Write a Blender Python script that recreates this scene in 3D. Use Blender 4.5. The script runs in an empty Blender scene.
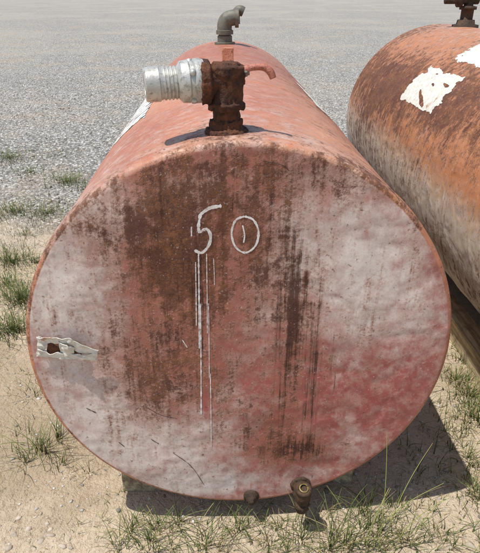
import bpy, bmesh, math, random
import numpy as np
from mathutils import Vector, Matrix, noise
random.seed(7); rng=np.random.default_rng(7)
S=bpy.context.scene
COL=S.collection
def lin(c): 
    return tuple(((v/255)/12.92 if v/255<=.04045 else ((v/255+.055)/1.055)**2.4) for v in c)
# ---------------------------------------------------------------- helpers
def mk(name,verts,faces,mat=None,parent=None,smooth=False,mats=None,midx=None):
    me=bpy.data.meshes.new(name); me.from_pydata([tuple(v) for v in verts],[],[tuple(f) for f in faces]); me.update()
    ob=bpy.data.objects.new(name,me); COL.objects.link(ob)
    if mats:
        for m in mats: me.materials.append(m)
        if midx is not None: me.polygons.foreach_set('material_index',midx)
    elif mat: me.materials.append(mat)
    if smooth: me.polygons.foreach_set('use_smooth',[True]*len(me.polygons))
    if parent: ob.parent=parent
    return ob
def empty(name,loc=(0,0,0),rz=0):
    e=bpy.data.objects.new(name,None); COL.objects.link(e); e.location=loc; e.rotation_euler=(0,0,rz); e.empty_display_size=.1
    return e
def frame(d):
    d=Vector(d).normalized(); a=Vector((0,0,1)) if abs(d.z)<.9 else Vector((1,0,0))
    x=d.cross(a).normalized(); y=d.cross(x).normalized(); return d,x,y
def lathe(p,d,prof,n=32,hexr=()):
    d,x,y=frame(d); p=Vector(p); V=[];F=[]
    for i,(t,r) in enumerate(prof):
        for k in range(n):
            a=2*math.pi*k/n; rr=r
            if i in hexr:
                aa=(a%(math.pi/3))-math.pi/6; rr=r*math.cos(math.pi/6)/math.cos(aa)
            V.append(p+d*t+x*(rr*math.cos(a))+y*(rr*math.sin(a)))
    for i in range(len(prof)-1):
        for k in range(n):
            F.append((i*n+k,i*n+(k+1)%n,(i+1)*n+(k+1)%n,(i+1)*n+k))
    return V,F
def tube(pts,rad,n=16,sub=6):
    pts=[Vector(p) for p in pts]; P=[];Rr=[]
    rad=rad if isinstance(rad,(list,tuple)) else [rad]*len(pts)
    for i in range(len(pts)-1):
        p0=pts[max(i-1,0)];p1=pts[i];p2=pts[i+1];p3=pts[min(i+2,len(pts)-1)]
        for s in range(sub):
            t=s/sub
            P.append(.5*((2*p1)+(p2-p0)*t+(2*p0-5*p1+4*p2-p3)*t*t+(3*p1-p0-3*p2+p3)*t**3)); Rr.append(rad[i]*(1-t)+rad[i+1]*t)
    P.append(pts[-1]);Rr.append(rad[-1])
    V=[];F=[]; px=None
    for i,p in enumerate(P):
        d=(P[min(i+1,len(P)-1)]-P[max(i-1,0)]).normalized()
        if px is None: _,x,_=frame(d)
        else: x=(px-d*px.dot(d)).normalized()
        px=x; y=d.cross(x)
        for k in range(n):
            a=2*math.pi*k/n; V.append(p+(x*math.cos(a)+y*math.sin(a))*Rr[i])
    for i in range(len(P)-1):
        for k in range(n): F.append((i*n+k,i*n+(k+1)%n,(i+1)*n+(k+1)%n,(i+1)*n+k))
    F.append(tuple(range(n))[::-1]); F.append(tuple(range((len(P)-1)*n,len(P)*n)))
    return V,F
def join(*vf):
    V=[];F=[]
    for v,f in vf:
        o=len(V); V+=list(v); F+=[tuple(i+o for i in ff) for ff in f]
    return V,F
def bevel(ob,w=.004,seg=2):
    m=ob.modifiers.new('b','BEVEL'); m.width=w; m.segments=seg; m.limit_method='ANGLE'; m.angle_limit=math.radians(35)
# ---------------------------------------------------------------- node helpers
class NT:
    def __init__(s,name):
        s.m=bpy.data.materials.new(name); s.m.use_nodes=True; s.t=s.m.node_tree; s.N=s.t.nodes; s.L=s.t.links
        s.b=s.N['Principled BSDF']; s.out=s.N['Material Output']
    def n(s,ty,**kw):
        x=s.N.new(ty)
        for k,v in kw.items(): setattr(x,k,v)
        return x
    def set(s,sock,v):
        if isinstance(v,bpy.types.NodeSocket): s.L.new(v,sock)
        elif isinstance(v,(tuple,list)) and len(v)==3 and sock.type=='RGBA': sock.default_value=(*v,1)
        else: sock.default_value=v
    def math(s,op,a,b=0.0,c=None,clamp=False):
        x=s.n('ShaderNodeMath',operation=op,use_clamp=clamp); s.set(x.inputs[0],a); s.set(x.inputs[1],b)
        if c is not None: s.set(x.inputs[2],c)
        return x.outputs[0]
    def nz(s,v,k): return s.math('MULTIPLY',s.math('SUBTRACT',v,.5),k)
    def coord(s,kind='Object',scale=(1,1,1),loc=(0,0,0)):
        tc=s.n('ShaderNodeTexCoord'); mp=s.n('ShaderNodeMapping'); s.L.new(tc.outputs[kind],mp.inputs['Vector'])
        mp.inputs['Scale'].default_value=scale; mp.inputs['Location'].default_value=loc; return mp.outputs[0]
    def noise(s,vec,scale,detail=5,rough=.6,dist=0):
        x=s.n('ShaderNodeTexNoise'); s.L.new(vec,x.inputs['Vector']); x.inputs['Scale'].default_value=scale
        x.inputs['Detail'].default_value=detail; x.inputs['Roughness'].default_value=rough; x.inputs['Distortion'].default_value=dist
        return x.outputs['Fac']
    def mix(s,f,a,b,bt='MIX'):
        x=s.n('ShaderNodeMix',data_type='RGBA',blend_type=bt); s.set(x.inputs['Factor'],f); s.set(x.inputs[6],a); s.set(x.inputs[7],b); return x.outputs[2]
    def rng(s,v,a,b,c=0,d=1):
        x=s.n('ShaderNodeMapRange',interpolation_type='SMOOTHSTEP'); s.set(x.inputs[0],v)
        for i,q in zip((1,2,3,4),(a,b,c,d)): x.inputs[i].default_value=q
        return x.outputs[0]
    def bump(s,h,strength=.5,dist=.005):
        x=s.n('ShaderNodeBump'); s.L.new(h,x.inputs['Height']); x.inputs['Strength'].default_value=strength; x.inputs['Distance'].default_value=dist
        s.L.new(x.outputs[0],s.b.inputs['Normal'])
    def fin(s,col,rough=.7,metal=0,spec=.3):
        s.set(s.b.inputs['Base Color'],col); s.set(s.b.inputs['Roughness'],rough); s.set(s.b.inputs['Metallic'],metal)
        s.b.inputs['Specular IOR Level'].default_value=spec; return s.m
def attr(t,name):
    return t.n('ShaderNodeAttribute',attribute_name=name)

def tank_mat():
    t=NT('weathered_tank_paint'); co=t.coord()
    a=attr(t,'mask'); sp=t.n('ShaderNodeSeparateColor'); t.L.new(a.outputs['Color'],sp.inputs[0]); R,G,B=sp.outputs
    tint=attr(t,'tint').outputs['Color']
    nA=t.noise(co,5,5,.62,.3); nB=t.noise(co,24,5,.75,.1); nC=t.noise(co,120,3,.7); nD=t.noise(t.coord(loc=(3,7,1)),9,4,.6,.35)
    st=t.noise(t.coord(scale=(85,85,2.4)),1,4,.68,.1); st2=t.noise(t.coord(scale=(34,34,2.0),loc=(5,1,0)),1,4,.7,.2)
    wv=t.n('ShaderNodeTexNoise'); t.L.new(co,wv.inputs['Vector']); wv.inputs['Scale'].default_value=10; wv.inputs['Detail'].default_value=2
    ad=t.n('ShaderNodeMix',data_type='VECTOR'); ad.inputs['Factor'].default_value=.11; t.L.new(co,ad.inputs[4]); t.L.new(wv.outputs['Color'],ad.inputs[5])
    vo=t.n('ShaderNodeTexVoronoi',feature='DISTANCE_TO_EDGE'); t.L.new(ad.outputs[1],vo.inputs['Vector']); vo.inputs['Scale'].default_value=15
    cell=t.rng(vo.outputs['Distance'],0,.35,0,1)
    w=t.math('ADD',G,t.nz(nA,1.0)); w=t.math('ADD',w,t.nz(nD,.8)); w=t.math('ADD',w,t.math('MULTIPLY',t.math('SUBTRACT',cell,.75),.20)); w=t.math('ADD',w,t.nz(st2,.7))
    w=t.math('ADD',w,t.nz(nB,.8))
    w=t.rng(w,.08,1.0,0,.93)
    white=t.mix(nB,lin((196,182,172)),lin((238,230,222)))
    paint=t.mix(t.rng(nD,.3,.7,0,.6),tint,t.mix(.5,tint,lin((116,66,52))))
    paint=t.mix(t.rng(nB,.42,.7,0,.5),paint,lin((196,160,146)))
    c=t.mix(w,paint,white)
    r=t.math('ADD',R,t.nz(nB,1.8)); r=t.math('ADD',r,t.nz(nA,.9)); r=t.math('ADD',r,t.nz(st2,1.4)); r=t.math('ADD',r,t.nz(nC,.9))
    rf=t.rng(r,.40,.90,0,.93); rs=t.rng(r,.0,.6,0,.62)
    rc=t.mix(t.rng(nC,.3,.7),lin((72,46,36)),lin((130,84,54))); rc=t.mix(t.rng(nD,.4,.65),rc,lin((84,48,37)))
    c=t.mix(rs,c,t.mix(.6,tint,lin((150,104,72))))
    c=t.mix(rf,c,rc)
    d=t.math('ADD',t.math('MULTIPLY',B,.6),t.nz(st,1.6)); d=t.math('ADD',d,t.nz(nB,.9))
    d=t.math('MULTIPLY',d,t.rng(B,.02,.2))
    d=t.rng(d,.24,.62,0,.93); c=t.mix(d,c,t.mix(nC,lin((50,27,22)),lin((86,48,37))))
    pit=t.rng(t.noise(t.coord(loc=(9,9,9)),70,2,.6),.62,.74,0,.65); c=t.mix(pit,c,lin((98,60,47)))
    sc=t.rng(t.noise(t.coord(loc=(2,5,2)),170,1,.5),.68,.76,0,.25); c=t.mix(sc,c,lin((240,230,220)))
    hm=t.noise(t.coord(loc=(1,6,4)),8,2,.5,.4)
    x=t.n('ShaderNodeBump'); t.L.new(hm,x.inputs['Height']); x.inputs['Strength'].default_value=.6; x.inputs['Distance'].default_value=.022
    y=t.n('ShaderNodeBump'); t.L.new(t.math('ADD',t.math('MULTIPLY',nB,.6),t.math('MULTIPLY',t.math('MULTIPLY',rf,nC),.8)),y.inputs['Height']); y.inputs['Strength'].default_value=.45; y.inputs['Distance'].default_value=.004
    t.L.new(x.outputs[0],y.inputs['Normal']); t.L.new(y.outputs[0],t.b.inputs['Normal'])
    return t.fin(c,t.rng(rf,0,1,.46,.85),0,.38)
def rust_mat(name,c1,c2,c3,metal=0,rough=.8,sc=1,bs=.8):
    t=NT(name); co=t.coord(); a=t.noise(co,18*sc,4,.7,.4); b=t.noise(co,90*sc,3,.7)
    c=t.mix(t.rng(a,.35,.65),lin(c1),lin(c2)); c=t.mix(t.rng(b,.5,.7),c,lin(c3)); t.bump(t.math('ADD',a,b),bs,.004)
    return t.fin(c,rough,metal,.4)
M_tank=tank_mat()
M_rust=rust_mat('rusty_cast_iron',(64,40,30),(104,62,38),(44,30,25),bs=1.0,rough=.9)
M_rust2=rust_mat('rust_red_rod',(190,124,106),(160,96,78),(120,74,54),rough=.6)
M_alu=rust_mat('dull_aluminium',(196,196,190),(178,176,168),(146,140,128),metal=.4,rough=.45,bs=.2)
M_galv=rust_mat('galvanised_pipe',(116,116,104),(94,92,82),(130,108,84),metal=.2,rough=.6,bs=.3)
M_dark=rust_mat('grimy_black_iron',(56,42,30),(80,58,40),(36,28,22))
M_brass=rust_mat('brass_threads',(160,146,90),(120,104,60),(76,60,38),metal=.3,rough=.55,bs=.3)
M_mark=rust_mat('white_marker_paint',(232,229,225),(214,204,198),(180,154,144),rough=.8,bs=.1)
M_scr_shadow=rust_mat('dark_scratch_and_shadow',(84,58,50),(104,74,62),(66,48,40))  # face scratches, and the lever's painted shadow line
M_lug=rust_mat('salmon_painted_lug',(200,144,118),(184,120,92),(130,84,62))
def sticker_mat():
    t=NT('weathered_sticker'); co=t.coord(); a=t.noise(co,14,5,.7,.5); b=t.noise(t.coord(scale=(1,1,1),loc=(4,4,4)),45,4,.7)
    c=t.mix(t.rng(b,.3,.7),lin((222,218,208)),lin((194,186,172))); c=t.mix(t.rng(a,.60,.68),c,lin((172,134,104))); t.bump(b,.4,.004)
    return t.fin(c,.8,0,.15)
def sticker_txt():
    t=NT('printed_sticker'); a=t.noise(t.coord(scale=(5,22,30)),1,2,.5); 
    c=t.mix(t.rng(a,.54,.58),lin((224,222,216)),lin((52,50,52))); return t.fin(c,.6)
M_stk=sticker_mat(); M_stt=sticker_txt()
def wood_mat():
    t=NT('weathered_timber'); g=t.noise(t.coord(scale=(40,3,40)),1,5,.7,.3); h=t.noise(t.coord(),12,4,.6)
    c=t.mix(t.rng(g,.3,.7),lin((124,106,84)),lin((202,186,150))); c=t.mix(t.rng(h,.5,.7,0,.5),c,lin((86,72,58))); t.bump(g,.6,.006); return t.fin(c,.9)
M_wood=wood_mat()

# ---------------------------------------------------------------- image pixels -> metres on tank face and ground, by inverse camera projection
def face_pt(px,py):
    k=(276.5-py)/560; w=(1.619*k+.213)/(.891+.454*k); u=(px-240)/560*(1.619-.454*w); return u,w
def ground_pt(px,py):
    k=(276.5-py)/560; Y=(1.448+.738*k)/(.454-.891*k); return (px-240)/560*(.891*Y+.738), Y-1.345
def dent(u,w):
    return .008*noise.noise(Vector((u*2.2,w*2.2,3.1)))+.003*noise.noise(Vector((u*6,w*6,8.1)))
def blobs(u,w,L):
    m=np.zeros_like(u)
    for (px,py,rx,ry,a) in L:
        c,d=face_pt(px,py); sx=rx/346*.75; sy=ry/287*.75
        m=m+a*np.exp(-.5*(((u-c)/sx)**2+((w-d)/sy)**2))
    return m
F_R=[(156,225,32,60,.62),(184,300,48,75,.36),(118,345,32,45,.34),(228,235,34,60,.42),(265,245,22,70,.32),(295,330,26,90,.36),(270,430,50,35,.26),
     (290,450,44,18,.5),(110,225,24,30,.3),(350,188,60,12,.32),(165,375,46,38,.30),(80,230,18,30,.34),(240,160,120,10,.36),(155,400,40,30,.26),(375,365,14,34,.3),(200,188,50,18,.25),(418,240,14,40,.22),
     (225,330,70,110,.12),(330,230,18,40,.14)]
F_W=[(75,330,60,100,.55),(110,430,80,60,.55),(190,450,60,50,.50),(190,180,60,22,.42),(350,235,66,52,.60),(405,300,48,70,.46),(335,300,50,50,.36),
     (230,482,130,18,.5),(105,210,50,26,.5),(60,270,30,50,.4),(280,250,30,70,.30),(350,440,50,30,.28),(250,340,34,60,.18),(240,400,30,50,.1)]
F_D=[(294,305,16,70,1.0),(312,395,10,64,.65),(158,228,26,50,.42),(198,280,8,50,.5),(295,448,34,12,.8),(245,425,7,36,.6),(180,330,26,70,.25),(265,220,10,50,.5),(232,195,8,30,.4),(330,380,6,50,.4),(280,390,7,60,.4)]

def swell(x,y,z,L): return 1+(.006*noise.noise(Vector((x*2,y*1.3,z*2)))+.002*noise.noise(Vector((x*5,y*4,z*5))))*min(1,y*4)*min(1,(L-y)*4)
def make_tank(name,loc,rz,R,L,second=False):
    E=empty(name,loc,rz); n=420; prof=[]
    fil=.016
    for r in np.linspace(0,R-fil,150): prof.append((0.0,r,0))
    for a in np.linspace(0,math.pi/2,7)[1:]: prof.append((fil-fil*math.cos(a),R-fil+fil*math.sin(a),1))
    ys=list(np.linspace(fil+.01,L-fil-.01,150))
    for y in ys: prof.append((y,R,2))
    for s in (.045-.006,.045,.045+.006,L/3-.006,L/3,L/3+.006,2*L/3-.006,2*L/3,2*L/3+.006): prof.append((s,R+(.003 if s in(.045,L/3,2*L/3) else .0008),2))
    body=[p for p in prof if p[2]==2]; body.sort(); prof=[p for p in prof if p[2]<2]+body
    for a in np.linspace(0,math.pi/2,7): prof.append((L-fil+fil*math.sin(a),R-fil+fil*math.cos(a),3))
    prof.append((L,R*.5,3)); prof.append((L,0.001,3))
    P=np.array([(p[0],max(p[1],.0008)) for p in prof]); K=np.array([p[2] for p in prof])
    ang=np.arange(n)/n*2*math.pi
    Y=np.repeat(P[:,0],n).reshape(len(P),n); RR=np.repeat(P[:,1],n).reshape(len(P),n); A=np.tile(ang,(len(P),1))
    X=RR*np.sin(A); Z=RR*np.cos(A)
    V=np.stack([X,Y,Z],-1).reshape(-1,3)
    KK=np.repeat(K,n)
    for i in np.nonzero(KK==0)[0]:
        u,_,w=V[i]; rr=math.hypot(u,w)/R; V[i,1]+=dent(u,w)*max(0,min(1,(1-rr)*8))
    for i in np.nonzero(KK==2)[0]:
        x,y,z=V[i]; q=swell(x,y,z,L); V[i,0]*=q;V[i,2]*=q
    m=len(P); idx=np.arange(m*n).reshape(m,n); a=idx[:-1]; b=idx[1:]
    F=np.stack([a,np.roll(a,-1,1),np.roll(b,-1,1),b],-1).reshape(-1,4)
    me=bpy.data.meshes.new('shell'); me.from_pydata(V.tolist(),[],F.tolist()); me.update()
    me.polygons.foreach_set('use_smooth',[True]*len(me.polygons)); me.materials.append(M_tank)
    ob=bpy.data.objects.new('shell',me); COL.objects.link(ob); ob.parent=E
    u=V[:,0];y=V[:,1];w=V[:,2]; An=np.arctan2(u,w); Ad=np.degrees(An)
    Rm=np.zeros(len(V));Gm=np.zeros(len(V));Bm=np.zeros(len(V)); T=np.zeros((len(V),3))
    pink=np.array(lin((162,100,90))); deep=np.array(lin((156,80,76))); salmon=np.array(lin((200,136,100))); redb=np.array(lin((168,100,74)))
    face=KK==0
    nz=np.array([noise.noise(Vector((p[0]*2.5,p[1]*1.2,p[2]*2.5))) for p in V])
    if not second:
        Rm=blobs(u,w,F_R)+.10; Gm=blobs(u,w,F_W)+.16; Bm=blobs(u,w,F_D)
        dp=np.clip(blobs(u,w,[(370,390,70,70,1),(240,400,50,60,.9),(320,190,70,30,.6)]),0,1)[:,None]
        T[:]=pink*(1-dp)+deep*dp
        fr=np.exp(-y/.25)
        sR=.24+.40*np.exp(-((y-.11)/.10)**2-((Ad+3)/12)**2)+.30*nz+.28*fr*np.exp(-((Ad+45)/22)**2)+.24*np.exp(-((Ad-42)/16)**2)+.20*np.exp(-y/.05)
        sG=.10+.45*np.exp(-((Ad+46)/15)**2)*(.3+fr)+.25*np.exp(-((Ad+5)/16)**2)*np.exp(-((y-.6)/.7)**2)+.42*fr*np.exp(-((Ad)/60)**2)+.2*nz
        s=~face
        Rm[s]=sR[s];Gm[s]=sG[s];Bm[s]=0
        f=np.clip(.5+.5*np.sin(Ad/30+y*2)+nz,0,1)[:,None]
        T[s]=(salmon*f+redb*(1-f))[s]
    else:
        sR=.28+.46*np.exp(-((Ad+56)/22)**2)+.22*np.exp(-((Ad+20)/18)**2)+.5*nz
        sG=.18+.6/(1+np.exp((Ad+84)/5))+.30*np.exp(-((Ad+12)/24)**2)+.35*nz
        Rm[:]=sR;Gm[:]=sG; Bm=.35*np.exp(-((Ad+50)/30)**2)
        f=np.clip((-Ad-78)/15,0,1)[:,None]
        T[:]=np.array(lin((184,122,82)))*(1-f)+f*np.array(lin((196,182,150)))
    for nm,arr in (('mask',np.stack([Rm,Gm,Bm,np.ones(len(V))],-1)),('tint',np.concatenate([T,np.ones((len(V),1))],1))):
        at=me.attributes.new(nm,'FLOAT_COLOR','POINT'); at.data.foreach_set('color',arr.astype(np.float32).ravel())
    return E
TR=.612; TL=3.1; YAW=math.radians(2.0)
T1=make_tank('steel_storage_tank',(.004,0,.697),YAW,TR,TL)
T2=make_tank('steel_storage_tank.001',(1.57,0,.78),YAW,.64,3.1,True)

def patch(name,E,R,L,y0,y1,a0,a1,mat,seed,holes=.0,rag=.8):
    ny,na=110,90; V=[];F=[]
    def inside(s,t):
        q=noise.noise(Vector((s*3.1,t*3.1,seed)))*.14+noise.noise(Vector((s*9,t*9,seed+5)))*.09+noise.noise(Vector((s*24,t*24,seed+5)))*.05
        dd=min(s,1-s,t,1-t)
        return dd>.05+q*rag and noise.noise(Vector((s*6,t*6,seed+9)))>-1+holes
    for i in range(ny):
        for j in range(na):
            s=i/(ny-1);t=j/(na-1); a=math.radians(a0+(a1-a0)*t); y=y0+(y1-y0)*s
            rr=R*swell(R*math.sin(a),y,R*math.cos(a),L)+.0018
            V.append((rr*math.sin(a),y,rr*math.cos(a)))
    for i in range(ny-1):
        for j in range(na-1):
            if inside((i+.5)/ny,(j+.5)/na): F.append((i*na+j,i*na+j+1,(i+1)*na+j+1,(i+1)*na+j))
    return mk(name,V,F,mat,E,True)
patch('warning_sticker',T1,TR,TL,.75,1.95,-56,-32,M_stt,1.0,.0,.5)
patch('side_sticker',T1,TR,TL,1.1,1.9,36,54,M_stk,2.0,.0,.5)
patch('torn_label',T2,.64,3.1,1.5,2.05,-63,-41,M_stk,3.3,.5,.6)
patch('paper_label',T2,.64,3.1,1.4,1.9,-36,-18,M_stk,4.1,.5,.6)

# strokes on the face
def ribbon(pts,wd,off=.0007,seed=0,sub=8,rag=.45):
    pts=[Vector((*face_pt(*p),0)) for p in pts]; P=[]
    for i in range(len(pts)-1):
        p0=pts[max(i-1,0)];p1=pts[i];p2=pts[i+1];p3=pts[min(i+2,len(pts)-1)]
        for s in range(sub):
            t=s/sub; P.append(.5*((2*p1)+(p2-p0)*t+(2*p0-5*p1+4*p2-p3)*t*t+(3*p1-p0-3*p2+p3)*t**3))
    P.append(pts[-1]); V=[];F=[]
    for i,p in enumerate(P):
        d=(P[min(i+1,len(P)-1)]-P[max(i-1,0)]).normalized(); nn=Vector((-d.y,d.x,0)); h=wd*.5*(1+rag*noise.noise(Vector((i*.6,seed,0)))+rag*.6*noise.noise(Vector((i*2.1,seed,5))))
        if i in(0,len(P)-1): h*=.4
        for s in(-1,1):
            q=p+nn*h*s; rr=math.hypot(q.x,q.y)/TR; V.append((q.x,dent(q.x,q.y)*max(0,min(1,(1-rr)*8))-off,q.y))
    for i in range(len(P)-1): F.append((i*2,i*2+1,i*2+3,i*2+2))
    return V,F
wh=[ribbon([(220,202),(208,204),(199,210)],.0085,seed=1,rag=.7),ribbon([(199,209),(197,222),(198,229)],.0075,.0009,seed=2,rag=.7),
    ribbon([(198,228),(205,225),(209,232),(207,242),(200,249),(193,246)],.0075,.0011,seed=3,rag=.7),
    ribbon([(243,213),(234,217),(230,230),(234,244),(244,250),(254,243),(257,229),(252,217),(243,213)],.0055,seed=4,rag=.7),
    ribbon([(241,222),(243,232),(242,240)],.0038,.0009,seed=5)]
for x,a,b,w_ in [(197,250,345,.0038),(199,300,410,.003),(205,250,330,.002),(194,258,322,.0024),(207,300,375,.0018),(209,370,444,.0022),(212,255,282,.0016)]:
    wh.append(ribbon([(x,a),(x+.6,(a+b)/2),(x+.9,b)],w_,.0013,seed=x,sub=24,rag=1.1))
wh.append(ribbon([(190,222),(190,232)],.004,seed=8)); wh.append(ribbon([(181,336),(186,344)],.003,seed=9))
mk('painted_number_marks',*join(*wh),M_mark,T1)
bk=[]
for pts,w_ in [([(86,402),(96,407)],.003),([(118,436),(124,441)],.0025),([(150,434),(158,439)],.0025),([(172,448),(190,462),(203,482)],.0018),
   ([(145,402),(160,410),(176,414)],.0016),([(262,158),(280,162),(288,168)],.002)]:  # last stroke is the lever handle's cast shadow, painted on the rim
    bk.append(ribbon(pts,w_,.0008,seed=pts[0][0],rag=1))
mk('scratch_and_shadow_marks',*join(*bk),M_scr_shadow,T1)
# crumpled torn plate at the left of the face
def crumple(rows,name,mat,lift,seed,nu=26,nv=8):
    def samp(L,t):
        q=t*(len(L)-1); i=min(int(q),len(L)-2); f=q-i; return [L[i][k]*(1-f)+L[i+1][k]*f for k in range(3)]
    V=[];F=[]
    for j in range(nv):
        for i in range(nu):
            a=samp(rows[0],i/(nu-1)); b=samp(rows[1],i/(nu-1)); f=j/(nv-1); px,py,l=[a[k]*(1-f)+b[k]*f for k in range(3)]
            px+=noise.noise(Vector((i*.4,j*.5,seed)))*1.3; py+=noise.noise(Vector((i*.4,j*.5,seed+4)))*1.4
            u,w=face_pt(px,py); V.append((u,-.007-lift*l-.007*abs(noise.noise(Vector((i*.24,j*.4,seed+8)))),w))
    for j in range(nv-1):
        for i in range(nu-1): F.append((j*nu+i,j*nu+i+1,(j+1)*nu+i+1,(j+1)*nu+i))
    o=mk(name,V,F,mat,T1); so=o.modifiers.new('s','SOLIDIFY'); so.thickness=.0016; return o
crumple(([(38,328,.2),(50,327,.5),(62,326,.9),(74,327,1.0),(84,334,.8),(99,341,.5)],[(42,336,0),(54,334,.1),(62,335,.2),(70,338,.3),(80,343,.3),(97,347,.2)]),'torn_plate',M_stk,.024,1)
crumple(([(40,340,.3),(50,344,.3),(62,343,.5),(72,343,.6),(84,345,.7),(98,344,.5)],[(40,347,.0),(52,349,.0),(62,350,.1),(72,350,.2),(84,352,.2),(97,353,.1)]),'torn_plate_flap',M_stk,.020,2)
crumple(([(39,328,.1),(49,331,.1)],[(38,348,.1),(48,345,.1)]),'torn_plate_edge',M_stk,.01,3,6,10)
crumple(([(60,331,.5),(70,333,1.2),(76,337,.6)],[(62,346,.1),(68,347,.4),(74,348,.2)]),'torn_plate_fold',M_stk,.024,4,10,8)
crumple(([(45,332,0),(60,330,0),(80,337,0)],[(45,347,0),(60,348,0),(82,349,0)]),'torn_plate_hole',M_rust,.0,5,14,8)

# ---------------------------------------------------------------- front valve
vx,vy=-.035,.115; vz=math.sqrt(TR**2-vx**2)
P=Vector((vx,vy,vz))
def dsp(o,st=.006,sc=.03,lv=1):
    tx=bpy.data.textures.new('n','CLOUDS'); tx.noise_scale=sc; tx.noise_depth=3; m=o.modifiers.new('sub','SUBSURF'); m.levels=lv; m.render_levels=lv; m.subdivision_type='SIMPLE'
    m=o.modifiers.new('d','DISPLACE'); m.texture=tx; m.strength=st; m.mid_level=.5
riser=lathe(P-Vector((0,0,.02)),(0,0,1),[(0,.056),(.022,.056),(.028,.052),(.03,.042),(.05,.041),(.052,.034),(.075,.034),(.076,.046),(.09,.048),(.095,.043),(.15,.043),(.16,.047),(.178,.046),(.182,.036),(.187,.03),(.19,.0)],36)
cz=.125
side=lathe(P+Vector((.02,0,cz)),(-1,-.12,-.03),[(0,.034),(.055,.038),(.062,.052),(.08,.053),(.083,.045),(.09,.0)],32)
side2=lathe(P+Vector((-.02,0,cz+.01)),(1,.02,.02),[(0,.03),(.055,.03),(.058,.024),(.066,.02),(.07,0)],24)
o=mk('valve_body',*join(riser,side,side2),M_rust,T1,True)
dsp(o,.012,.016,2)
d=Vector((-1,-.16,-.05)).normalized(); q=P+Vector((-.055,0,cz))
pr=[(0,.03),(.0,.05),(.012,.053),(.022,.053),(.026,.047),(.034,.047),(.038,.051),(.056,.049),(.06,.044),(.064,.040)]
t0=.066
for i in range(4): pr+=[(t0+i*.009,.037),(t0+.003+i*.009,.040),(t0+.006+i*.009,.040),(t0+.008+i*.009,.037)]
pr+=[(.108,.039),(.11,.042),(.142,.041),(.146,.037),(.146,.027),(.13,.025),(.13,.0)]
mk('hose_adapter',*lathe(q,d,pr,40),M_alu,T1,True).modifiers.new('e','EDGE_SPLIT').split_angle=math.radians(40)
lg=[]
for a in (0.5,2.1,3.7,5.2):
    dd,x,y=frame(d); c=q+d*.03+(x*math.cos(a)+y*math.sin(a))*.05; lg.append(lathe(c,(x*math.cos(a)+y*math.sin(a)),[(-.01,0),(-.01,.009),(.004,.008),(.006,0)],10))
mk('adapter_lugs',*join(*lg),M_alu,T1,True)
mk('lever_handle',*tube([P+Vector((.035,-.005,cz+.02)),P+Vector((.06,-.01,cz+.03)),P+Vector((.09,-.012,cz+.032)),P+Vector((.108,-.014,cz+.022)),P+Vector((.116,-.016,cz+.006))],[.009,.008,.0085,.0095,.008],12),M_rust2,T1,True)
mk('lever_nut',*lathe(P+Vector((.04,-.005,cz+.02)),(1,0,.1),[(0,0),(0,.013),(.012,.013),(.013,.010),(.018,.009),(.018,0)],24,(1,2)),M_galv,T1,False)
def box(c,s):
    x,y,z=c;a,b,e=s
    V=[(x+i*a/2,y+j*b/2,z+k*e/2) for i in(-1,1) for j in(-1,1) for k in(-1,1)]
    return V,[(0,1,3,2),(4,6,7,5),(0,4,5,1),(2,3,7,6),(0,2,6,4),(1,5,7,3)]
lug=join(box((-.01,1.50,TR+.032),(.055,.012,.105)),box((-.01,1.4,TR+.004),(.075,.20,.012)))
o=mk('lifting_lug',*lug,M_lug,T1); bevel(o,.004)
Q=Vector((-.01,2.8,TR))
e=join(lathe(Q-Vector((0,0,.01)),(0,0,1),[(0,.07),(.02,.07),(.022,.05),(.06,.05),(.064,.042),(.08,.042)],28),
   lathe(Q+Vector((0,0,.06)),(0,0,1),[(0,.04),(.0,.058),(.025,.058),(.028,.048),(.03,.04)],28),
   tube([Q+Vector((0,0,.08)),Q+Vector((0,0,.12)),Q+Vector((.018,0,.150)),Q+Vector((.055,.0,.162)),Q+Vector((.09,0,.162))],.05,24),
   lathe(Q+Vector((.07,0,.162)),(1,0,0),[(0,.05),(0,.062),(.024,.062),(.026,.03),(.03,0)],28),
   tube([Q+Vector((.075,.06,.12)),Q+Vector((.075,.06,.175)),Q+Vector((.10,.06,.205)),Q+Vector((.13,.06,.195))],.032,16))
mk('vent_elbow',*e,M_galv,T1,True).modifiers.new('e','EDGE_SPLIT').split_angle=math.radians(45)
# bottom drain
u,w=face_pt(300,476)
D=Vector((u,-.0,-.535))
dr=join(lathe(D,(0,-1,0),[(0,.034),(.008,.034),(.011,.024),(.032,.022),(.034,.029),(.048,.029),(.052,.02)],28),
   tube([D+Vector((0,-.035,0)),D+Vector((0,-.052,.0)),D+Vector((0,-.062,.018)),D+Vector((0,-.064,.046))],[.023,.026,.025,.023],20),
   lathe(D+Vector((0,-.052,-.005)),(0,.05,-1),[(0,.02),(.02,.021),(.022,.027),(.045,.027),(.048,.018),(.062,.017),(.062,0)],20,(2,3)))
o=mk('drain_valve',*dr,M_dark,T1,True); dsp(o,.007,.016)
mk('drain_collar',*lathe(D+Vector((0,-.064,.040)),(0,-.25,1),[(0,.021),(.0,.026),(.014,.026),(.017,.021),(.017,.0165),(.009,.015),(.009,0)],28),M_dark,T1,True)
th=join(*[lathe(D+Vector((0,-.064-.003*i,.050+.005*i)),(0,-.25,1),[(0,.012),(.0,.0158),(.002,.0158),(.002,.012)],24) for i in range(2)])
mk('drain_threads',*th,M_brass,T1,True)
u2,w2=face_pt(250,492)
mk('drain_plug',*lathe(Vector((u2,0,-.58)),(0,-1,-.1),[(0,.026),(.010,.026),(.012,.018),(.022,.018),(.024,.011),(.032,.011),(.032,0)],24,(4,5)),M_dark,T1,True)
Q=Vector((.03,2.75,.64))
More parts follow.
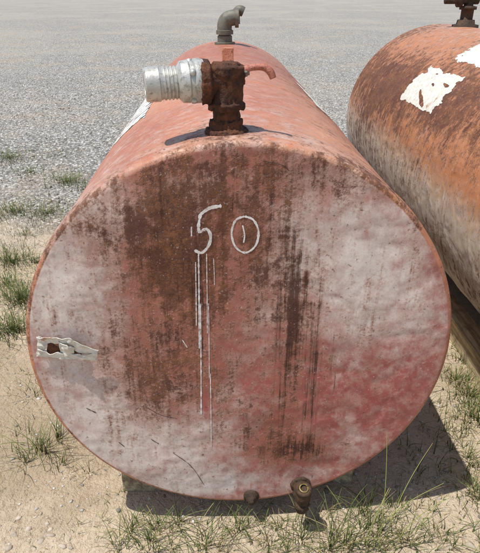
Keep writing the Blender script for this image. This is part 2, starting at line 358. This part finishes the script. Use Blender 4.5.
e=join(lathe(Q-Vector((0,0,.01)),(0,0,1),[(0,.085),(.02,.085),(.024,.06),(.05,.055),(.052,.04),(.11,.04),(.112,.055),(.13,.055),(.135,.03),(.2,.028)],28),
   lathe(Q+Vector((-.16,0,.16)),(1,0,0),[(0,0),(0,.026),(.08,.026),(.082,.045),(.11,.045),(.112,.028),(.22,.028),(.22,0)],24),
   lathe(Q+Vector((0,0,.18)),(0,0,1),[(0,.05),(.03,.05),(.04,.02),(.08,.018),(.08,0)],24))
mk('fill_pipe',*e,M_dark,T2,True)

# ---------------------------------------------------------------- supports
def timber(name,c,s,rz=0):
    V,F=box((0,0,0),s); o=mk(name,V,F,M_wood); o.location=c; o.rotation_euler=(0,0,rz); 
    o.modifiers.new('s','SUBSURF').subdivision_type='SIMPLE'; o.modifiers[0].levels=3;o.modifiers[0].render_levels=3
    tx=bpy.data.textures.new('n','CLOUDS'); tx.noise_scale=.08; m=o.modifiers.new('d','DISPLACE'); m.texture=tx; m.strength=.012
    return o
timber('timber_sleeper',(-.01,.20,.04),(.84,.12,.09),.03)
timber('timber_sleeper.001',(-.05,2.5,.045),(.9,.14,.10),-.02)
timber('timber_sleeper.002',(1.13,1.6,.06),(.1,3.2,.13),YAW)
timber('timber_sleeper.003',(1.90,1.6,.06),(.1,3.2,.13),YAW)

# ---------------------------------------------------------------- ground
def gh(x,y):
    f=math.exp(-((x*x+y*y)/400))
    return f*(.018*noise.noise(Vector((x*.9,y*.9,0)))+.008*noise.noise(Vector((x*4,y*4,2))))+ .005*noise.noise(Vector((x*16,y*16,4)))*math.exp(-(x*x+y*y)/9)
n=360; s=np.linspace(-1,1,n); cx=np.sinh(s*7.2)/math.sinh(7.2)*600
V=[(x,y+.5,gh(x,y+.5)) for y in cx for x in cx]
idx=np.arange(n*n).reshape(n,n); F=np.stack([idx[:-1,:-1],idx[:-1,1:],idx[1:,1:],idx[1:,:-1]],-1).reshape(-1,4)
def ground_mat():
    t=NT('gravel_and_sand'); co=t.coord()
    g=t.n('ShaderNodeNewGeometry'); sx=t.n('ShaderNodeSeparateXYZ'); t.L.new(g.outputs['Position'],sx.inputs[0])
    n1=t.noise(co,.9,5,.6,.3); n2=t.noise(co,7,5,.65); n3=t.noise(co,60,4,.7); n4=t.noise(co,.15,4,.6)
    v1=t.n('ShaderNodeTexVoronoi'); t.L.new(co,v1.inputs['Vector']); v1.inputs['Scale'].default_value=34
    v2=t.n('ShaderNodeTexVoronoi'); t.L.new(co,v2.inputs['Vector']); v2.inputs['Scale'].default_value=12
    bw=t.n('ShaderNodeRGBToBW'); t.L.new(v1.outputs['Color'],bw.inputs[0]); bw2=t.n('ShaderNodeRGBToBW'); t.L.new(v2.outputs['Color'],bw2.inputs[0]); vd=v1.outputs['Distance']
    gr=t.mix(t.rng(bw.outputs[0],.2,.8),lin((134,131,126)),lin((230,226,218))); gr=t.mix(t.rng(bw2.outputs[0],.25,.75,0,.5),gr,lin((168,163,157)))
    gr=t.mix(t.rng(vd,.35,.65,0,.7),gr,lin((112,107,99))); gr=t.mix(t.rng(n4,.45,.6,0,.3),gr,lin((192,182,168)))
    gr=t.mix(t.rng(n1,.5,.62,0,.35),gr,lin((186,168,144)))
    sand=t.mix(n2,lin((182,160,132)),lin((216,200,176))); sand=t.mix(t.rng(n3,.5,.7,0,.6),sand,lin((150,128,102)))
    sand=t.mix(t.rng(n1,.48,.62,0,.6),sand,lin((152,134,108)))
    f=t.math('ADD',sx.outputs[1],t.nz(n1,6.0)); f=t.rng(f,1.7,3.9)
    c=t.mix(f,sand,gr)
    h=t.math('ADD',t.math('MULTIPLY',t.math('SUBTRACT',1.0,vd),t.rng(f,0,1,.25,1)),t.math('MULTIPLY',n3,.7)); h=t.math('ADD',h,t.math('MULTIPLY',n2,.8)); t.bump(h,1.0,.03)
    return t.fin(c,.95,0,.1)
o=mk('ground',V,F.tolist(),ground_mat(),smooth=True)

# ---------------------------------------------------------------- gravel stones
bm=bmesh.new(); bmesh.ops.create_icosphere(bm,subdivisions=1,radius=1); IV=np.array([v.co[:] for v in bm.verts]); IF=np.array([[v.index for v in f.verts] for f in bm.faces]); bm.free()
def stones(name,pts,sz,cols,jit=.28):
    N=len(pts); j=IV[None]*(1+rng.uniform(-jit,jit,(N,len(IV),1))); th=rng.uniform(0,6.28,N); c,s_=np.cos(th),np.sin(th)
    sc=sz[:,None]*np.stack([rng.uniform(.8,1.4,N),rng.uniform(.6,1.0,N),rng.uniform(.4,.8,N)],-1); j=j*sc[:,None,:]
    x=j[...,0]*c[:,None]-j[...,1]*s_[:,None]; y=j[...,0]*s_[:,None]+j[...,1]*c[:,None]
    W=np.stack([x,y,j[...,2]],-1)+pts[:,None,:]
    Fa=(IF[None]+(np.arange(N)*len(IV))[:,None,None]).reshape(-1,3)
    me=bpy.data.meshes.new(name); me.vertices.add(N*len(IV)); me.vertices.foreach_set('co',W.astype(np.float32).ravel())
    me.loops.add(Fa.size); me.loops.foreach_set('vertex_index',Fa.astype(np.int32).ravel()); me.polygons.add(len(Fa)); me.polygons.foreach_set('loop_start',np.arange(0,Fa.size,3,dtype=np.int32))
    me.update(calc_edges=True)
    at=me.attributes.new('tint','FLOAT_COLOR','POINT'); at.data.foreach_set('color',np.repeat(np.concatenate([cols,np.ones((N,1))],1),len(IV),0).astype(np.float32).ravel())
    t=NT(name+'_mat'); n_=t.noise(t.coord(),90,3,.7); c_=t.mix(t.rng(n_,.3,.7,0,.45),attr(t,'tint').outputs['Color'],lin((140,124,104))); t.bump(n_,.6,.004); me.materials.append(t.fin(c_,.95,0,.1))
    o=bpy.data.objects.new(name,me); COL.objects.link(o); return o
def scat(N,x0,x1,y0,y1,pw=1.0,lo=.008,hi=.02,keep=None):
    X=rng.uniform(x0,x1,N); Y=y0+(y1-y0)*rng.uniform(0,1,N)**pw
    if keep is not None:
        k=keep(X,Y); X=X[k];Y=Y[k]
    sz=lo+(hi-lo)*rng.uniform(0,1,len(X))**2.2
    Z=np.array([gh(a,b) for a,b in zip(X,Y)])+sz*.12
    return np.stack([X,Y,Z],-1),sz
def nzk(th,sc=.9): 
    return lambda X,Y: np.array([noise.noise(Vector((a*sc,b*sc,11)))+.5*noise.noise(Vector((a*4,b*4,3)))>th-min(1,max(0,(b-1.6)/2.8))*1.4 for a,b in zip(X,Y)])
A=[scat(34000,-5.5,6,1.0,11,1.2,.006,.020,nzk(.4)),scat(8500,-2.2,1.6,-1.2,2.2,1,.002,.008,nzk(.0,2)),scat(220,-2,1.6,-.9,2,1,.006,.014)]
pts=np.concatenate([a[0] for a in A]); sz=np.concatenate([a[1] for a in A])
pal=np.array([lin(c) for c in [(202,198,192),(182,178,172),(222,218,210),(156,152,147),(190,178,158),(130,127,122),(210,205,198)]])
cols=pal[rng.integers(0,len(pal),len(pts))]*rng.uniform(.7,1.05,(len(pts),1))
stones('gravel',pts,sz,cols)
rk=[(28,526,.013),(50,532,.014),(40,538,.012),(18,516,.010),(62,543,.012),(470,546,.018),(410,490,.009),(330,520,.010),(8,545,.014),(14,532,.009)]
pt=[];szz=[]
for a,b,c in rk:
    x,y=ground_pt(a,b)
    for k in range(7):
        s_=c*random.uniform(.25,.8) if k else c
        xx,yy=x+random.gauss(0,.05)*(k>0),y+random.gauss(0,.04)*(k>0); pt.append((xx,yy,gh(xx,yy)-s_*.1)); szz.append(s_)
bm=bmesh.new(); bmesh.ops.create_icosphere(bm,subdivisions=2,radius=1); IV=np.array([v.co[:] for v in bm.verts]); IF=np.array([[v.index for v in f.verts] for f in bm.faces]); bm.free()
stones('rubble_stones',np.array(pt),np.array(szz),np.array([lin((198,184,166))]*len(pt))*rng.uniform(.65,1.0,(len(pt),1)),.2)

# ---------------------------------------------------------------- grass
GV=[];GF=[];GC=[]
greens=[lin(c) for c in [(92,112,54),(112,128,66),(78,96,46),(130,138,84),(104,116,62)]]; dry=[lin(c) for c in [(186,170,122),(166,148,104),(150,140,96)]]
def blade(x,y,h,w,lean,az,col,seg=5):
    b=len(GV); dx,dy=math.cos(az),math.sin(az); px_,py_=-dy,dx; z0=gh(x,y)-.004; cv=random.uniform(-.5,.5)
    for i in range(seg+1):
        t=i/seg; L=lean*t*t*h; zz=z0+h*(t-.38*lean*t*t); ww=w*(1-t)**.7*.5+.0002
        sd_=cv*h*t*t*.5
        cx_,cy_=x+dx*L+px_*sd_,y+dy*L+py_*sd_
        GV.append((cx_-px_*ww,cy_-py_*ww,zz)); GV.append((cx_+px_*ww,cy_+py_*ww,zz)); 
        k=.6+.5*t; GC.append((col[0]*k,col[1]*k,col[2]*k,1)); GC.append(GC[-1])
    for i in range(seg): GF.append((b+2*i,b+2*i+1,b+2*i+3,b+2*i+2))
def tuft(px,py,n,spread,h,dryf=.2,wmax=.0048):
    x0,y0=ground_pt(px,py)
    for _ in range(n):
        a=random.uniform(0,6.28); r=spread*abs(random.gauss(0,.55)); x=x0+r*math.cos(a); y=y0+r*math.sin(a)
        if abs(x)<.3 and .0<y<3.2: continue
        c=random.choice(dry) if random.random()<dryf else random.choice(greens)
        k=random.uniform(.7,1.15); c=tuple(v*k for v in c)
        blade(x,y,h*random.uniform(.35,1.2),random.uniform(.002,wmax),random.uniform(.1,1.4),a+random.uniform(-1.2,1.2),c)
for a in [(10,158,520,.5,.08),(30,172,280,.4,.07),(68,182,420,.35,.09),(15,212,400,.35,.09),(48,214,320,.3,.08),(10,262,420,.28,.10),(22,300,460,.22,.12),(12,330,320,.16,.11),
          (6,285,200,.15,.1),(38,262,90,.15,.08),(85,190,90,.2,.07),(60,155,120,.4,.06),(25,235,160,.3,.06)]:
    tuft(*a)
for a in [(40,450,46,.05,.18),(58,440,28,.06,.14),(35,395,22,.06,.10),(25,462,22,.05,.12),(75,405,14,.05,.08),(62,465,18,.06,.10),(18,440,20,.1,.08),(30,375,20,.1,.06),(90,470,14,.08,.06)]: tuft(*a,.3,.0035)
for _ in range(60):
    px=random.uniform(130,400); tuft(px,random.uniform(506,556),random.randint(5,16),.06,random.uniform(.04,.12),.3,.0036)
for a in [(150,540,36,.07,.14),(120,548,22,.07,.12),(180,520,36,.07,.12),(205,545,30,.06,.15),(240,530,36,.07,.13),(270,545,36,.07,.13),(300,540,36,.06,.16),(345,545,42,.07,.18),(370,525,36,.06,.18),(410,545,28,.07,.12),(330,550,32,.05,.18)]: tuft(*a,.25,.0036)
for _ in range(60):
    tuft(random.uniform(395,500),random.uniform(390,552),random.randint(4,16),.08,random.uniform(.03,.09),.45,.004)
for a in [(470,395,150,.14,.09),(478,420,150,.14,.09),(455,380,80,.1,.08),(470,460,60,.09,.09),(480,500,60,.09,.1),(460,360,80,.12,.08)]: tuft(*a,.35)
for _ in range(60):
    y=random.uniform(.2,5); x=random.choice((-1,1))*random.uniform(.45,.8)
    for k in range(8): blade(x+random.uniform(-.08,.08),y+random.uniform(-.08,.08),random.uniform(.04,.12),.004,random.uniform(.3,1.2),random.uniform(0,6.28),random.choice(greens))
for _ in range(800):
    x=random.uniform(-2.4,-.4);y=random.uniform(-.6,3.5)
    if noise.noise(Vector((x*1.5,y*1.5,5)))<.0: continue
    for k in range(5): blade(x+random.uniform(-.03,.03),y+random.uniform(-.03,.03),random.uniform(.015,.045),.0025,1.0,random.uniform(0,6.28),random.choice(greens+dry))
for _ in range(1500):
    x=random.uniform(-1.6,1.5);y=random.uniform(-.55,1.2)
    if abs(x)<.3 and y>0: continue
    blade(x,y,.014,random.uniform(.0012,.0026),random.uniform(1.5,3.2),random.uniform(0,6.28),random.choice(dry),3)
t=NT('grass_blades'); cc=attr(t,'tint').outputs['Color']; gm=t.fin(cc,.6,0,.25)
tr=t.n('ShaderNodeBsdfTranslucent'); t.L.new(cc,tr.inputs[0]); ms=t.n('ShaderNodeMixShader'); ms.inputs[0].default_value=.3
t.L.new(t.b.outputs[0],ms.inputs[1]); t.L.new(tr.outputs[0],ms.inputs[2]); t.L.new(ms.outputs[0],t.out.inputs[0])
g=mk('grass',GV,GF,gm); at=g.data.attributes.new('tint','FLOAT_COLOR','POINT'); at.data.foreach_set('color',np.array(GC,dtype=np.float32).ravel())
def stalk(px,py,h,lx,ly,r=.0014):
    x,y=ground_pt(px,py); p=[Vector((x+lx*t*t*h,y+ly*t*t*h,h*t*(1-.12*t))) for t in (0,.25,.5,.75,1)]
    return tube(p,[r,r,r*.9,r*.7,r*.4],6,5)
stk=[stalk(378,552,.52,-.02,.12),stalk(372,548,.34,.55,.0),stalk(385,545,.42,.3,.2),stalk(350,550,.3,-.3,.1),stalk(395,550,.28,.5,0),stalk(365,553,.3,.2,.1),stalk(320,552,.24,-.2,0),stalk(410,548,.26,.4,.1),
     stalk(45,470,.24,-.4,.1),stalk(40,455,.22,.3,.1),stalk(52,462,.20,-.1,.1),stalk(160,550,.2,-.4,0),stalk(205,550,.2,.3,0),stalk(30,460,.18,-.7,0)]
t=NT('dry_green_stalk'); mk('tall_grass',*join(*stk),t.fin(lin((140,146,82)),.6))

# ---------------------------------------------------------------- light, sky, camera
az=Vector((-.88,-.44)); az.normalize(); el=math.radians(70)
sd=Vector((az.x*math.cos(el),az.y*math.cos(el),math.sin(el)))
ld=bpy.data.lights.new('sun','SUN'); ld.energy=5; ld.angle=math.radians(.5); ld.color=(1,.975,.92); lo=bpy.data.objects.new('sun',ld); COL.objects.link(lo)
lo.rotation_euler=sd.to_track_quat('Z','Y').to_euler(); lo.location=(-3,-3,8)
wd=bpy.data.worlds.new('World'); S.world=wd; wd.use_nodes=True; nt=wd.node_tree; bg=nt.nodes['Background']; sk=nt.nodes.new('ShaderNodeTexSky'); sk.sky_type='NISHITA'
sk.sun_disc=False; sk.sun_elevation=el; sk.sun_rotation=math.atan2(sd.x,sd.y); nt.links.new(sk.outputs[0],bg.inputs[0]); bg.inputs[1].default_value=.14
cam=bpy.data.cameras.new('camera'); co=bpy.data.objects.new('camera',cam); COL.objects.link(co); co.location=(0,-1.345,1.63); co.rotation_euler=(math.radians(63),0,0)
cam.sensor_fit='VERTICAL'; cam.sensor_height=24; cam.lens=24*560/553; cam.clip_start=.02; cam.clip_end=2000
S.camera=co
S.view_settings.view_transform='Standard'; S.view_settings.look='None'; S.view_settings.exposure=0
